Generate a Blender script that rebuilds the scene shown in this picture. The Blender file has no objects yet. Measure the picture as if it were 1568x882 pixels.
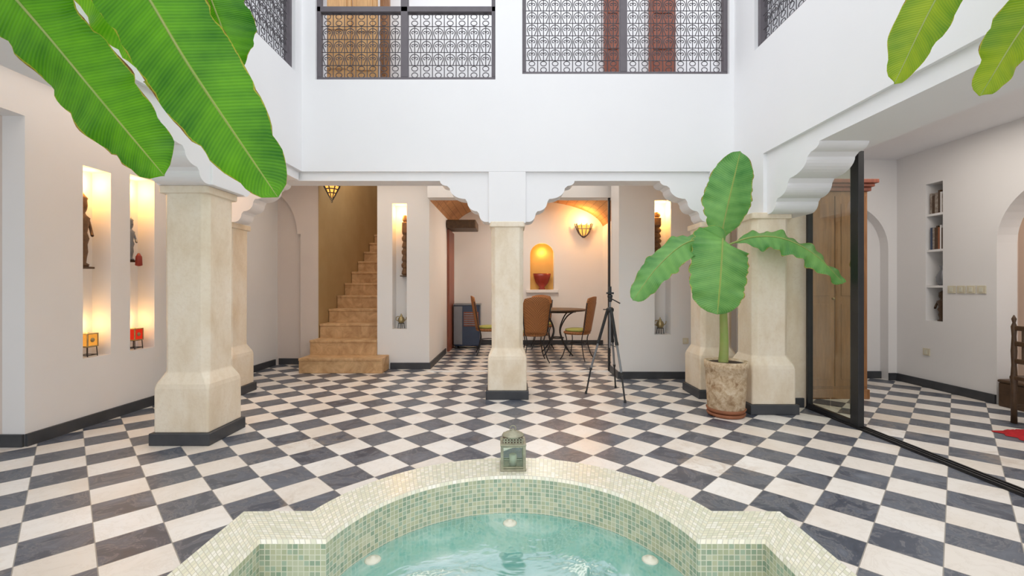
import bpy, math, random
from mathutils import Vector, Matrix, noise as mnoise
random.seed(7)
S = bpy.context.scene
COL = S.collection
pi = math.pi

# ------------------------------------------------------------------ materials
class NT:
    def __init__(s, name):
        s.m = bpy.data.materials.new(name); s.m.use_nodes = True
        s.t = s.m.node_tree; s.t.nodes.clear()
        s.out = s.n('ShaderNodeOutputMaterial')
    def n(s, typ, **kw):
        nd = s.t.nodes.new(typ)
        for k, v in kw.items():
            if k.startswith('i_'):
                nd.inputs[k[2:].replace('_', ' ')].default_value = v
            else: setattr(nd, k, v)
        return nd
    def l(s, a, b): s.t.links.new(a, b)
    def math(s, op, a, b=None, c=None):
        nd = s.n('ShaderNodeMath', operation=op)
        for i, v in enumerate((a, b, c)):
            if v is None: continue
            if isinstance(v, (int, float)): nd.inputs[i].default_value = v
            else: s.l(v, nd.inputs[i])
        return nd.outputs[0]
    def mix(s, f, a, b):
        nd = s.n('ShaderNodeMix', data_type='RGBA')
        for i, v in ((0, f), (6, a), (7, b)):
            if isinstance(v, (int, float)): nd.inputs[i].default_value = v
            elif isinstance(v, tuple): nd.inputs[i].default_value = (*v[:3], 1)
            else: s.l(v, nd.inputs[i])
        return nd.outputs[2]
    def noise(s, vec, scale, detail=4, rough=.55, dist=0):
        nd = s.n('ShaderNodeTexNoise'); nd.inputs['Scale'].default_value = scale
        nd.inputs['Detail'].default_value = detail; nd.inputs['Roughness'].default_value = rough
        nd.inputs['Distortion'].default_value = dist
        if vec is not None: s.l(vec, nd.inputs['Vector'])
        return nd.outputs['Fac']
    def ramp(s, f, *stops):
        nd = s.n('ShaderNodeValToRGB'); e = nd.color_ramp.elements
        while len(e) < len(stops): e.new(.5)
        for el, (p, c) in zip(e, stops):
            el.position = p; el.color = (*c, 1) if len(c) == 3 else c
        s.l(f, nd.inputs[0]); return nd.outputs[0]
    def pos(s):
        return s.n('ShaderNodeNewGeometry').outputs['Position']
    def obj(s):
        return s.n('ShaderNodeTexCoord').outputs['Object']
    def bump(s, h, strength=.3, dist=.01):
        nd = s.n('ShaderNodeBump'); nd.inputs['Strength'].default_value = strength
        nd.inputs['Distance'].default_value = dist; s.l(h, nd.inputs['Height']); return nd.outputs[0]
    def bsdf(s, col, rough=.6, normal=None, metal=0, spec=.5, emis=None, es=0):
        p = s.n('ShaderNodeBsdfPrincipled')
        if isinstance(col, tuple): p.inputs['Base Color'].default_value = (*col, 1)
        else: s.l(col, p.inputs['Base Color'])
        if isinstance(rough, (int, float)): p.inputs['Roughness'].default_value = rough
        else: s.l(rough, p.inputs['Roughness'])
        p.inputs['Metallic'].default_value = metal
        p.inputs['Specular IOR Level'].default_value = spec
        if normal is not None: s.l(normal, p.inputs['Normal'])
        if emis: p.inputs['Emission Color'].default_value = (*emis, 1); p.inputs['Emission Strength'].default_value = es
        return p
    def done(s, sh):
        s.l(sh.outputs[0] if hasattr(sh, 'outputs') else sh, s.out.inputs[0]); return s.m

def plain(name, a, b=None, rough=.6, scale=6, bump=.1, metal=0, dist=.004, spec=.5, emis=None, es=0):
    t = NT(name); o = t.obj()
    b = b or tuple(x * .85 for x in a)
    f = t.noise(o, scale, 5)
    c = t.mix(t.math('MULTIPLY_ADD', f, 1.8, -.4), a, b)
    nb = t.bump(t.noise(o, scale * 6, 3), bump, dist)
    return t.done(t.bsdf(c, rough, nb, metal, spec, emis, es))

M = {}
M['white'] = plain('white_plaster', (.90, .90, .915), (.87, .87, .89), .75, 1.3, .15)
M['white_in'] = plain('interior_plaster', (.85, .835, .825), (.80, .785, .775), .75, 1.0, .15)
M['pink'] = plain('pinkish_plaster', (.80, .66, .56), (.74, .60, .50), .8, 1.2, .15)
M['corr'] = plain('corridor_plaster', (.72, .63, .57), (.66, .57, .52), .8, 1.2, .15)
M['ochre'] = plain('ochre_niche_plaster', (.80, .50, .16), (.70, .42, .12), .8, 4, .15)
M['tan'] = plain('tan_tadelakt_wall', (.50, .34, .16), (.42, .28, .12), .6, 2.2, .2)
M['dark'] = plain('dark_stone_trim', (.035, .038, .045), (.06, .063, .07), .5, 5, .2)
M['black'] = plain('black_metal', (.012, .012, .014), (.02, .02, .022), .4, 8, .05)
M['iron'] = plain('wrought_iron', (.06, .055, .065), (.09, .08, .09), .5, 8, .1)
M['frame'] = plain('painted_window_frame', (.12, .105, .12), (.15, .135, .15), .5, 8, .1)
M['brass'] = plain('brass', (.50, .40, .20), (.32, .26, .15), .4, 14, .2, metal=.8)
M['pewter'] = plain('aged_white_brass', (.44, .42, .30), (.26, .25, .18), .5, 30, .2, metal=.4)
M['cream'] = plain('cream_plastic', (.75, .73, .6), None, .5)
M['terracotta'] = plain('terracotta', (.35, .13, .06), (.25, .09, .04), .7, 9, .2)
M['redbowl'] = plain('red_glaze', (.35, .04, .02), (.22, .02, .01), .35, 9, .1)
M['cushion'] = plain('olive_cushion', (.45, .45, .12), (.35, .36, .1), .9, 20, .2)
M['redcloth'] = plain('red_cloth', (.5, .01, .02), (.35, .01, .01), .9, 20, .3)
M['navy'] = plain('navy_enamel', (.03, .05, .10), (.04, .06, .12), .35, 5, .05)
M['greymetal'] = plain('grey_metal', (.25, .26, .28), None, .4, 5, .05, metal=.6)
M['darkwood'] = plain('dark_carved_wood', (.10, .055, .025), (.05, .025, .012), .5, 18, .4)
M['carved'] = plain('brown_carved_wood', (.22, .11, .045), (.09, .045, .02), .5, 25, .6, dist=.01)
M['stem'] = plain('banana_stem', (.22, .36, .07), (.34, .36, .12), .55, 8, .2)
M['soil'] = plain('soil', (.06, .04, .03), None, .95, 20, .6, dist=.02)
M['book_a'] = plain('book_covers', (.12, .07, .05), (.5, .45, .38), .7, 30, .05)
M['porcelain'] = plain('switch_plastic', (.72, .66, .5), None, .4)

def wood(name, a, b, sc=1):
    t = NT(name); mp = t.n('ShaderNodeMapping'); mp.inputs['Scale'].default_value = (9 * sc, 9 * sc, .8 * sc)
    t.l(t.obj(), mp.inputs[0]); f = t.noise(mp.outputs[0], 2.2, 6, .6, 1.2)
    return t.done(t.bsdf(t.ramp(f, (.3, a), (.7, b)), .45, t.bump(f, .15, .004)))
M['wood'] = wood('cabinet_wood', (.20, .085, .03), (.40, .19, .075))
M['palewood'] = wood('pale_shutter_wood', (.50, .27, .10), (.70, .42, .18))
M['redwood'] = wood('red_door_wood', (.18, .05, .03), (.34, .10, .055))

def beige():
    t = NT('beige_tadelakt'); o = t.pos()
    mp = t.n('ShaderNodeMapping'); mp.inputs['Scale'].default_value = (1, 1, .5); t.l(o, mp.inputs[0])
    f = t.noise(mp.outputs[0], 4.0, 6, .6, .3); g = t.noise(o, 30, 5, .65)
    c = t.ramp(f, (.28, (.74, .61, .44)), (.5, (.85, .745, .59)), (.72, (.90, .82, .69)))
    c = t.mix(t.ramp(g, (.48, (0, 0, 0)), (.72, (.30,) * 3)), c, (.68, .55, .39))
    return t.done(t.bsdf(c, .55, t.bump(g, .25, .008)))
M['beige'] = beige()

def stairmat():
    t = NT('stair_tadelakt'); f = t.noise(t.pos(), 6, 7, .65, .7)
    c = t.ramp(f, (.3, (.44, .24, .10)), (.7, (.74, .48, .25)))
    return t.done(t.bsdf(c, .5, t.bump(f, .2, .008)))
M['stair'] = stairmat()

TILE = .30
def floormat():
    t = NT('checker_marble')
    mp = t.n('ShaderNodeMapping'); k = 1 / TILE
    mp.inputs['Scale'].default_value = (k, k, 0); mp.inputs['Rotation'].default_value = (0, 0, pi / 4)
    mp.inputs['Location'].default_value = (.15, .65, .5)
    p = t.pos(); t.l(p, mp.inputs[0]); v = mp.outputs[0]
    ch = t.n('ShaderNodeTexChecker'); ch.inputs['Scale'].default_value = 1; t.l(v, ch.inputs['Vector'])
    fl = t.n('ShaderNodeVectorMath', operation='FLOOR'); t.l(v, fl.inputs[0])
    wn = t.n('ShaderNodeTexWhiteNoise'); t.l(fl.outputs[0], wn.inputs['Vector']); rnd = wn.outputs['Value']
    ad = t.n('ShaderNodeVectorMath', operation='MULTIPLY_ADD'); t.l(wn.outputs['Color'], ad.inputs[0])
    ad.inputs[1].default_value = (9, 9, 9); t.l(p, ad.inputs[2])
    f = t.noise(ad.outputs[0], 4.5, 8, .68, 1.5); g = t.noise(ad.outputs[0], 1.2, 4, .5, .5)
    vein = t.math('SUBTRACT', 1, t.math('MINIMUM', 1, t.math('MULTIPLY', t.math('ABSOLUTE', t.math('SUBTRACT', f, .5)), 30)))
    blk = t.ramp(f, (.28, (.034, .044, .066)), (.5, (.074, .088, .120)), (.72, (.20, .22, .26)))
    blk = t.mix(t.math('MULTIPLY', rnd, .5), blk, (.13, .145, .175))
    blk = t.mix(t.math('MULTIPLY', vein, .3), blk, (.40, .38, .36))
    wht = t.ramp(g, (.3, (.76, .69, .61)), (.5, (.85, .81, .76)), (.7, (.89, .87, .84)))
    wht = t.mix(t.math('MULTIPLY', t.math('POWER', rnd, 3), .4), wht, (.70, .60, .49))
    wht = t.mix(t.math('MULTIPLY', vein, .16), wht, (.5, .42, .33))
    c = t.mix(ch.outputs['Fac'], blk, wht)
    st = t.noise(p, .9, 3, .5); st2 = t.noise(p, 7, 5, .65, 1)
    sm = t.math('MULTIPLY', t.ramp(st, (.55, (0, 0, 0)), (.68, (1, 1, 1))), t.ramp(st2, (.48, (0, 0, 0)), (.62, (1, 1, 1))))
    c = t.mix(t.math('MULTIPLY', sm, .4), c, (.45, .33, .22))
    fr = t.n('ShaderNodeVectorMath', operation='FRACTION'); t.l(v, fr.inputs[0])
    sp = t.n('ShaderNodeSeparateXYZ'); t.l(fr.outputs[0], sp.inputs[0])
    ex = t.math('ABSOLUTE', t.math('SUBTRACT', sp.outputs[0], .5)); ey = t.math('ABSOLUTE', t.math('SUBTRACT', sp.outputs[1], .5))
    gr = t.math('GREATER_THAN', t.math('MAXIMUM', ex, ey), .492)
    c = t.mix(gr, c, (.35, .32, .28))
    r = t.math('MULTIPLY_ADD', f, .35, .18)
    return t.done(t.bsdf(c, r, t.bump(t.math('SUBTRACT', 1, gr), .15, .002), spec=.45))
M['floor'] = floormat()

def mosaic(name, cols, sz=.021, grout=(.55, .55, .45)):
    t = NT(name); uv = t.n('ShaderNodeUVMap').outputs[0]
    sc = t.n('ShaderNodeVectorMath', operation='SCALE'); t.l(uv, sc.inputs[0]); sc.inputs['Scale'].default_value = 1 / sz
    fl = t.n('ShaderNodeVectorMath', operation='FLOOR'); t.l(sc.outputs[0], fl.inputs[0])
    wn = t.n('ShaderNodeTexWhiteNoise'); t.l(fl.outputs[0], wn.inputs['Vector'])
    n = len(cols)
    c = t.ramp(wn.outputs['Value'], *[(i / n, cc) for i, cc in enumerate(cols)])
    c.node.color_ramp.interpolation = 'CONSTANT'
    fr = t.n('ShaderNodeVectorMath', operation='FRACTION'); t.l(sc.outputs[0], fr.inputs[0])
    sp = t.n('ShaderNodeSeparateXYZ'); t.l(fr.outputs[0], sp.inputs[0])
    ex = t.math('ABSOLUTE', t.math('SUBTRACT', sp.outputs[0], .5)); ey = t.math('ABSOLUTE', t.math('SUBTRACT', sp.outputs[1], .5))
    gr = t.math('GREATER_THAN', t.math('MAXIMUM', ex, ey), .42)
    c = t.mix(gr, c, grout)
    return t.done(t.bsdf(c, .25, t.bump(t.math('SUBTRACT', 1, gr), .4, .003)))
M['mosaic_rim'] = mosaic('mosaic_rim', [(.76, .72, .56), (.70, .68, .52), (.80, .76, .62), (.73, .72, .60), (.66, .65, .50), (.82, .79, .69)], grout=(.56, .53, .43))
M['mosaic_in'] = mosaic('mosaic_inner', [(.46, .46, .30), (.36, .40, .28), (.52, .50, .33), (.40, .46, .34), (.30, .37, .26), (.56, .54, .38)], grout=(.70, .66, .52))

def water():
    t = NT('pool_water'); p = t.pos()
    f = t.noise(p, 1.9, 4, .5, 1.4); g = t.noise(p, 5, 3, .5, .6); h = t.noise(p, 1.2, 3, .5, .8)
    nb = t.bump(t.math('ADD', f, t.math('MULTIPLY', g, .3)), .4, .04)
    tr = t.n('ShaderNodeBsdfTransparent'); tr.inputs[0].default_value = (.28, .92, .86, 1)
    foam = t.ramp(t.math('ADD', t.math('MULTIPLY', f, .6), t.math('MULTIPLY', h, .4)), (.44, (0, 0, 0)), (.62, (1, 1, 1)))
    df = t.bsdf(t.mix(foam, (.13, .64, .57), (.66, .93, .90)), .3)
    fac = t.ramp(f, (.3, (.68,) * 3), (.65, (.95,) * 3))
    m1 = t.n('ShaderNodeMixShader'); t.l(fac, m1.inputs[0]); t.l(tr.outputs[0], m1.inputs[1]); t.l(df.outputs[0], m1.inputs[2])
    gl = t.n('ShaderNodeBsdfGlossy'); gl.inputs['Roughness'].default_value = .08; t.l(nb, gl.inputs['Normal'])
    fr = t.n('ShaderNodeFresnel'); fr.inputs[0].default_value = 1.33; t.l(nb, fr.inputs['Normal'])
    m2 = t.n('ShaderNodeMixShader'); t.l(t.math('MULTIPLY', fr.outputs[0], .55), m2.inputs[0]); t.l(m1.outputs[0], m2.inputs[1]); t.l(gl.outputs[0], m2.inputs[2])
    return t.done(m2)
M['water'] = water()

def glass(name, tint=(.93, .95, .94), k=.5, base=.06):
    t = NT(name); tr = t.n('ShaderNodeBsdfTransparent'); tr.inputs[0].default_value = (*tint, 1)
    gl = t.n('ShaderNodeBsdfGlossy'); gl.inputs['Roughness'].default_value = .02
    lw = t.n('ShaderNodeLayerWeight'); lw.inputs[0].default_value = .5
    fac = t.math('MULTIPLY_ADD', t.math('POWER', lw.outputs['Facing'], 3), k, base)
    m = t.n('ShaderNodeMixShader'); t.l(fac, m.inputs[0]); t.l(tr.outputs[0], m.inputs[1]); t.l(gl.outputs[0], m.inputs[2])
    return t.done(m)
M['glass'] = glass('window_glass', (.74, .80, .70), .7, .22)
M['lglass'] = glass('lantern_glass', (.78, .88, .82), .3)

def emit(name, c, s):
    t = NT(name); f = t.noise(t.obj(), 12, 2)
    e = t.n('ShaderNodeEmission'); t.l(t.mix(f, c, tuple(x * .6 for x in c)), e.inputs[0]); e.inputs[1].default_value = s
    return t.done(e)
M['amber'] = emit('amber_glass_glow', (1, .42, .08), 2.2)
M['amber_soft'] = emit('amber_candle_glass', (1, .40, .06), 1.1)
M['red_soft'] = emit('red_candle_glass', (.9, .04, .015), .9)

def leafmat(name, dark, light, tr):
    t = NT(name); uv = t.n('ShaderNodeUVMap').outputs[0]
    sp = t.n('ShaderNodeSeparateXYZ'); t.l(uv, sp.inputs[0])
    u, v = sp.outputs[0], sp.outputs[1]
    av = t.math('ABSOLUTE', t.math('MULTIPLY_ADD', v, 2, -1))
    ph = t.math('MULTIPLY_ADD', u, 420, t.math('MULTIPLY', av, -30))
    w = t.math('MULTIPLY_ADD', t.math('SINE', ph), .5, .5)
    w2 = t.math('MULTIPLY_ADD', t.math('SINE', t.math('MULTIPLY', ph, .17)), .5, .5)
    n = t.noise(t.obj(), 2.5, 4)
    f = t.math('ADD', t.math('MULTIPLY', w, .22), t.math('ADD', t.math('MULTIPLY', w2, .14), t.math('MULTIPLY_ADD', n, 1.7, -.55)))
    f = t.math('ADD', f, t.math('MULTIPLY_ADD', av, -.25, .12))
    f = t.math('MINIMUM', 1, t.math('MAXIMUM', 0, f))
    c = t.mix(f, dark, light)
    mid = t.math('LESS_THAN', av, .03)
    c = t.mix(t.math('MULTIPLY', mid, .6), c, (.55, .62, .12))
    en = t.noise(t.obj(), 9, 4)
    e = t.math('MULTIPLY_ADD', en, .25, av)
    yel = t.math('GREATER_THAN', e, 1.10); edge = t.math('GREATER_THAN', e, 1.13)
    c = t.mix(t.math('MULTIPLY', yel, .6), c, (.6, .5, .05))
    c = t.mix(edge, c, (.22, .09, .02))
    nb = t.bump(w, .4, .003)
    b = t.bsdf(c, .35, nb)
    ts = t.n('ShaderNodeBsdfTranslucent'); t.l(c, ts.inputs[0])
    m = t.n('ShaderNodeMixShader'); m.inputs[0].default_value = tr
    t.l(b.outputs[0], m.inputs[1]); t.l(ts.outputs[0], m.inputs[2])
    return t.done(m)
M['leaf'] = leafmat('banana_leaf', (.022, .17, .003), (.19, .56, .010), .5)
M['leaf_lime'] = leafmat('banana_leaf_backlit', (.10, .42, .01), (.42, .80, .04), .5)  # brighter lime copy: backlighting painted into the leaf colour
M['leaf_olive'] = leafmat('banana_leaf_ageing', (.12, .28, .01), (.44, .56, .02), .5)
M['leaf2'] = leafmat('banana_leaf_young', (.05, .23, .045), (.27, .58, .15), .3)

def wicker():
    t = NT('wicker'); mp = t.n('ShaderNodeMapping'); mp.inputs['Scale'].default_value = (60, 60, 60); t.l(t.obj(), mp.inputs[0])
    ck = t.n('ShaderNodeTexChecker'); ck.inputs['Scale'].default_value = 1; t.l(mp.outputs[0], ck.inputs[0])
    c = t.mix(ck.outputs['Fac'], (.42, .17, .05), (.22, .085, .025))
    return t.done(t.bsdf(c, .6, t.bump(ck.outputs['Fac'], .4, .004)))
M['wicker'] = wicker()

def brick():
    t = NT('vault_brick'); uv = t.n('ShaderNodeUVMap').outputs[0]
    b = t.n('ShaderNodeTexBrick'); t.l(uv, b.inputs['Vector']); b.inputs['Scale'].default_value = 4
    b.inputs['Color1'].default_value = (.62, .33, .14, 1); b.inputs['Color2'].default_value = (.44, .21, .09, 1)
    b.inputs['Mortar'].default_value = (.16, .08, .04, 1); b.inputs['Brick Width'].default_value = .9; b.inputs['Row Height'].default_value = .22
    b.inputs['Mortar Size'].default_value = .03
    return t.done(t.bsdf(b.outputs[0], .8, t.bump(b.outputs['Fac'], .5, -.01)))
M['brick'] = brick()

def potmat():
    t = NT('weathered_pot'); o = t.obj(); f = t.noise(o, 14, 6, .7, .5)
    c = t.ramp(f, (.33, (.30, .18, .09)), (.5, (.56, .42, .27)), (.7, (.76, .66, .50)))
    return t.done(t.bsdf(c, .85, t.bump(f, .5, .01)))
M['pot'] = potmat()

# ------------------------------------------------------------------ geometry helpers
def G(name, loc=(0, 0, 0), rz=0, sc=1):
    e = bpy.data.objects.new(name, None); COL.objects.link(e)
    e.location = loc; e.rotation_euler = (0, 0, rz); e.scale = (sc,) * 3; e.empty_display_size = .1
    return e
def mesh(name, vs, fs, mat, parent=None, smooth=False, uvs=None):
    me = bpy.data.meshes.new(name); me.from_pydata([tuple(v) for v in vs], [], fs); me.update()
    o = bpy.data.objects.new(name, me); COL.objects.link(o)
    for mm in (mat if isinstance(mat, (list, tuple)) else [mat]): me.materials.append(M[mm])
    if smooth: me.polygons.foreach_set('use_smooth', [True] * len(me.polygons))
    if uvs is not None:
        ul = me.uv_layers.new(name='UVMap')
        for lp in me.loops: ul.data[lp.index].uv = uvs[lp.vertex_index]
    if parent: o.parent = parent
    return o
BF = [(0, 3, 2, 1), (4, 5, 6, 7), (0, 1, 5, 4), (1, 2, 6, 5), (2, 3, 7, 6), (3, 0, 4, 7)]
def box(name, x, y, z, mat, parent=None, bev=0):
    return boxes(name, [(x, y, z)], mat, parent, bev)
def boxes(name, lst, mat, parent=None, bev=0):
    vs, fs = [], []
    for x, y, z in lst:
        k = len(vs)
        vs += [(x[0], y[0], z[0]), (x[1], y[0], z[0]), (x[1], y[1], z[0]), (x[0], y[1], z[0]),
               (x[0], y[0], z[1]), (x[1], y[0], z[1]), (x[1], y[1], z[1]), (x[0], y[1], z[1])]
        fs += [tuple(i + k for i in f) for f in BF]
    o = mesh(name, vs, fs, mat, parent)
    if bev:
        b = o.modifiers.new('bev', 'BEVEL'); b.width = bev; b.segments = 2; b.limit_method = 'ANGLE'
    return o
def slab(name, axis, u, d, z, holes, mat, parent=None):
    """wall in plane; axis 'x': u runs along X, d is (y0,y1). axis 'y': u along Y, d is (x0,x1)"""
    us = sorted({u[0], u[1], *[h[0] for h in holes], *[h[1] for h in holes]})
    zs = sorted({z[0], z[1], *[h[2] for h in holes], *[h[3] for h in holes]})
    us = [a for a in us if u[0] <= a <= u[1]]; zs = [a for a in zs if z[0] <= a <= z[1]]
    def solid(i, j):
        if i < 0 or j < 0 or i >= len(us) - 1 or j >= len(zs) - 1: return False
        cu = (us[i] + us[i + 1]) / 2; cz = (zs[j] + zs[j + 1]) / 2
        return not any(h[0] < cu < h[1] and h[2] < cz < h[3] for h in holes)
    vs, fs, idx = [], [], {}
    def V(a, b, c):
        p = (a, b, c) if axis == 'x' else (b, a, c)
        if p not in idx: idx[p] = len(vs); vs.append(p)
        return idx[p]
    for i in range(len(us) - 1):
        for j in range(len(zs) - 1):
            if not solid(i, j): continue
            a, b, c, e = us[i], us[i + 1], zs[j], zs[j + 1]
            fs.append((V(a, d[0], c), V(b, d[0], c), V(b, d[0], e), V(a, d[0], e)))
            fs.append((V(a, d[1], e), V(b, d[1], e), V(b, d[1], c), V(a, d[1], c)))
            if not solid(i - 1, j): fs.append((V(a, d[0], c), V(a, d[0], e), V(a, d[1], e), V(a, d[1], c)))
            if not solid(i + 1, j): fs.append((V(b, d[0], c), V(b, d[1], c), V(b, d[1], e), V(b, d[0], e)))
            if not solid(i, j - 1): fs.append((V(a, d[0], c), V(a, d[1], c), V(b, d[1], c), V(b, d[0], c)))
            if not solid(i, j + 1): fs.append((V(a, d[0], e), V(b, d[0], e), V(b, d[1], e), V(a, d[1], e)))
    return mesh(name, vs, fs, mat, parent)
def extr(name, pts, axis, d, mat, parent=None):
    """polygon pts (u,z) extruded between d[0],d[1]"""
    n = len(pts)
    f = (lambda u, dd, z: (u, dd, z)) if axis == 'x' else (lambda u, dd, z: (dd, u, z))
    vs = [f(u, d[0], z) for u, z in pts] + [f(u, d[1], z) for u, z in pts]
    fs = [tuple(range(n)), tuple(range(2 * n - 1, n - 1, -1))] + [(i, i + n, (i + 1) % n + n, (i + 1) % n) for i in range(n)]
    return mesh(name, vs, fs, mat, parent)
def lathe(name, prof, c, mat, parent=None, seg=24, sx=1, sy=1, smooth=True):
    vs, fs = [], []
    for r, z in prof:
        for k in range(seg):
            a = 2 * pi * k / seg; vs.append((c[0] + r * sx * math.cos(a), c[1] + r * sy * math.sin(a), c[2] + z))
    for i in range(len(prof) - 1):
        for k in range(seg):
            k2 = (k + 1) % seg; fs.append((i * seg + k, i * seg + k2, (i + 1) * seg + k2, (i + 1) * seg + k))
    fs.append(tuple(range(seg - 1, -1, -1))); fs.append(tuple(range((len(prof) - 1) * seg, len(prof) * seg)))
    return mesh(name, vs, fs, mat, parent, smooth)
def cyl(name, p0, p1, r0, r1, mat, parent=None, seg=12):
    p0, p1 = Vector(p0), Vector(p1); d = (p1 - p0).normalized()
    a = d.orthogonal().normalized(); b = d.cross(a)
    vs = []
    for p, r in ((p0, r0), (p1, r1)):
        for k in range(seg):
            t = 2 * pi * k / seg; vs.append(p + a * r * math.cos(t) + b * r * math.sin(t))
    fs = [(k, (k + 1) % seg, (k + 1) % seg + seg, k + seg) for k in range(seg)]
    fs += [tuple(range(seg - 1, -1, -1)), tuple(range(seg, 2 * seg))]
    return mesh(name, vs, fs, mat, parent)
def curves(name, splines, r, mat, parent=None, res=1):
    cu = bpy.data.curves.new(name, 'CURVE'); cu.dimensions = '3D'; cu.bevel_depth = r; cu.bevel_resolution = res
    for pts, cyc in splines:
        s = cu.splines.new('POLY'); s.points.add(len(pts) - 1)
        for q, p in zip(s.points, pts): q.co = (*p, 1)
        s.use_cyclic_u = cyc
    cu.materials.append(M[mat]); o = bpy.data.objects.new(name, cu); COL.objects.link(o)
    if parent: o.parent = parent
    return o
def catmull(P, n):
    P = [Vector(p) for p in P]; P = [P[0] * 2 - P[1]] + P + [P[-1] * 2 - P[-2]]
    out = []; m = len(P) - 3
    for i in range(n + 1):
        t = i / n * m; k = min(int(t), m - 1); t -= k; a, b, c, d = P[k:k + 4]
        out.append(.5 * ((2 * b) + (c - a) * t + (2 * a - 5 * b + 4 * c - d) * t * t + (3 * b - a - 3 * c + d) * t ** 3))
    return out
def area(name, loc, size, power, col=(1, 1, 1), rot=(0, 0, 0), sy=None):
    l = bpy.data.lights.new(name, 'AREA'); l.energy = power; l.color = col; l.size = size
    if sy: l.shape = 'RECTANGLE'; l.size_y = sy
    o = bpy.data.objects.new(name, l); o.location = loc; o.rotation_euler = rot; COL.objects.link(o); return o
def point(name, loc, power, col=(1, .6, .25), r=.03):
    l = bpy.data.lights.new(name, 'POINT'); l.energy = power; l.color = col; l.shadow_soft_size = r
    o = bpy.data.objects.new(name, l); o.location = loc; COL.objects.link(o); return o

# ------------------------------------------------------------------ floor & shell
CE = 3.35
box('floor', (-7, 8), (-3, 13.2), (-.1, 0), 'floor')

# courtyard back facade
slab('wall_courtyard_back', 'x', (-3.9, 3.3), (5.6, 5.95), (2.87, 5.7),
     [(-2.48, -.21, 4.03, 5.32), (.13, 2.74, 4.10, 5.32)], 'white')
box('trim_1', (-3.8, 2.5), (5.64, 5.91), (2.76, 2.87), 'white')
box('trim_2', (-.295, .175), (5.6, 5.95), (2.22, 2.87), 'white', bev=.006)
boxes('trim_3', [((2.5, 3.3), (5.6, 6.05), (2.22, 2.87)), ((2.8, 3.3), (4.95, 5.6), (2.22, 2.9))], 'white')

def bracket(name, s0, dirn, axis, d, z0=2.24, z1=2.76, L=.62):
    H = z1 - z0; pts = [(0, z1), (0, z0)]
    segs = [((.0, .0), (.20, .20)), ((.24, .26), (.44, .48)), ((.48, .56), (.80, .82)), ((.86, .88), (1.0, 1.0))]
    pts.append((.06 * L, z0))
    for (a, b), (c, e) in segs:
        a0 = max(a, .06)
        for k in range(9):
            t = k / 8 * pi / 2
            pts.append(((a0 + (c - a0) * math.sin(t)) * L, z0 + (e - (e - b) * math.cos(t)) * H))
    seen = []
    for p in pts:
        if not seen or (abs(seen[-1][0] - p[0]) + abs(seen[-1][1] - p[1])) > 1e-4: seen.append(p)
    return extr(name, [(s0 + dirn * a, b) for a, b in seen], axis, d, 'white')
bracket('trim_4', .175, 1, 'x', (5.64, 5.91))
bracket('trim_5', -.295, -1, 'x', (5.64, 5.91))
bracket('trim_6', 2.5, -1, 'x', (5.64, 5.91))
bracket('trim_7', -3.56, 1, 'x', (5.64, 5.91))
bracket('trim_8', 4.95, -1, 'y', (2.84, 3.3), 2.22, 2.76, .85)
bracket('trim_9', 3.96, -1, 'y', (-3.12, -2.69), 2.32, 2.76, .7)
bracket('trim_10', 4.44, 1, 'y', (-3.12, -2.69), 2.32, 2.76, .62)
box('trim_11', (-3.17, -2.67), (3.96, 4.44), (2.32, 2.87), 'white', bev=.006)

# side upper walls
slab('wall_courtyard_left', 'y', (-1.5, 5.6), (-3.15, -2.65), (2.87, 5.7), [(1.5, 5.43, 4.05, 5.4)], 'white')
slab('wall_courtyard_right', 'y', (-1.5, 5.6), (2.8, 3.46), (2.9, 5.7), [(1.5, 5.13, 4.14, 5.4)], 'white')
boxes('trim_12', [((-3.12, -2.69), (-1.5, 3.96), (2.76, 2.87)), ((-3.12, -2.69), (4.44, 5.6), (2.76, 2.87))], 'white')
box('trim_13', (2.84, 3.46), (-1.5, 4.95), (2.76, 2.9), 'white')
box('trim_21', (3.3, 3.46), (4.95, 5.22), (2.76, 2.9), 'white')

# outer left wall with two lit niches
slab('wall_left', 'y', (3.92, 8.15), (-4.5, -4.3), (0, CE), [(4.45, 4.76, .69, 2.63), (5.0, 5.34, .69, 2.68)], 'white_in')
box('wall_left_niche_back', (-4.56, -4.5), (4.3, 5.5), (.5, 2.9), 'white_in')
slab('wall_left_return', 'x', (-6.2, -4.5), (3.92, 4.12), (0, CE), [], 'corr')
box('trim_14', (-4.5, -4.3), (-1.5, 3.92), (2.92, CE), 'white_in')
box('wall_far_left', (-6.4, -6.2), (-1.5, 4.12), (0, CE), 'white_in')
box('baseboard_left', (-4.3, -4.275), (3.92, 8.04), (0, .11), 'dark')
box('baseboard_left_return', (-6.2, -4.3), (3.895, 3.918), (0, .11), 'dark')
# back left wall + stairwell
box('wall_back_left', (-4.5, -3.51), (8.15, 8.4), (0, CE + .1), 'corr')
box('wall_stairwell_left', (-3.7, -3.5), (8.4, 13), (0, 6), 'tan')
box('wall_stairwell_left_end', (-3.51, -3.5), (8.05, 8.4), (0, CE + .1), 'tan')
box('wall_stairwell_back', (-3.5, -2.33), (12.92, 13.1), (0, 6), 'tan')
arc = [(-3.511, 0), (-3.511, 3.34), (-4.29, 3.34)] + [(-4.52 + .62 * math.cos(a), 2.38 + .80 * math.sin(a)) for a in [i * pi / 40 for i in range(13, -1, -1)]] + [(-3.84, 2.38), (-3.84, 0)]
extr('trim_15', arc, 'x', (8.06, 8.148), 'corr')
boxes('baseboard_back_left', [((-4.27, -3.845), (8.125, 8.148), (0, .11)), ((-3.84, -3.515), (8.035, 8.058), (0, .11))], 'dark')
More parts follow.
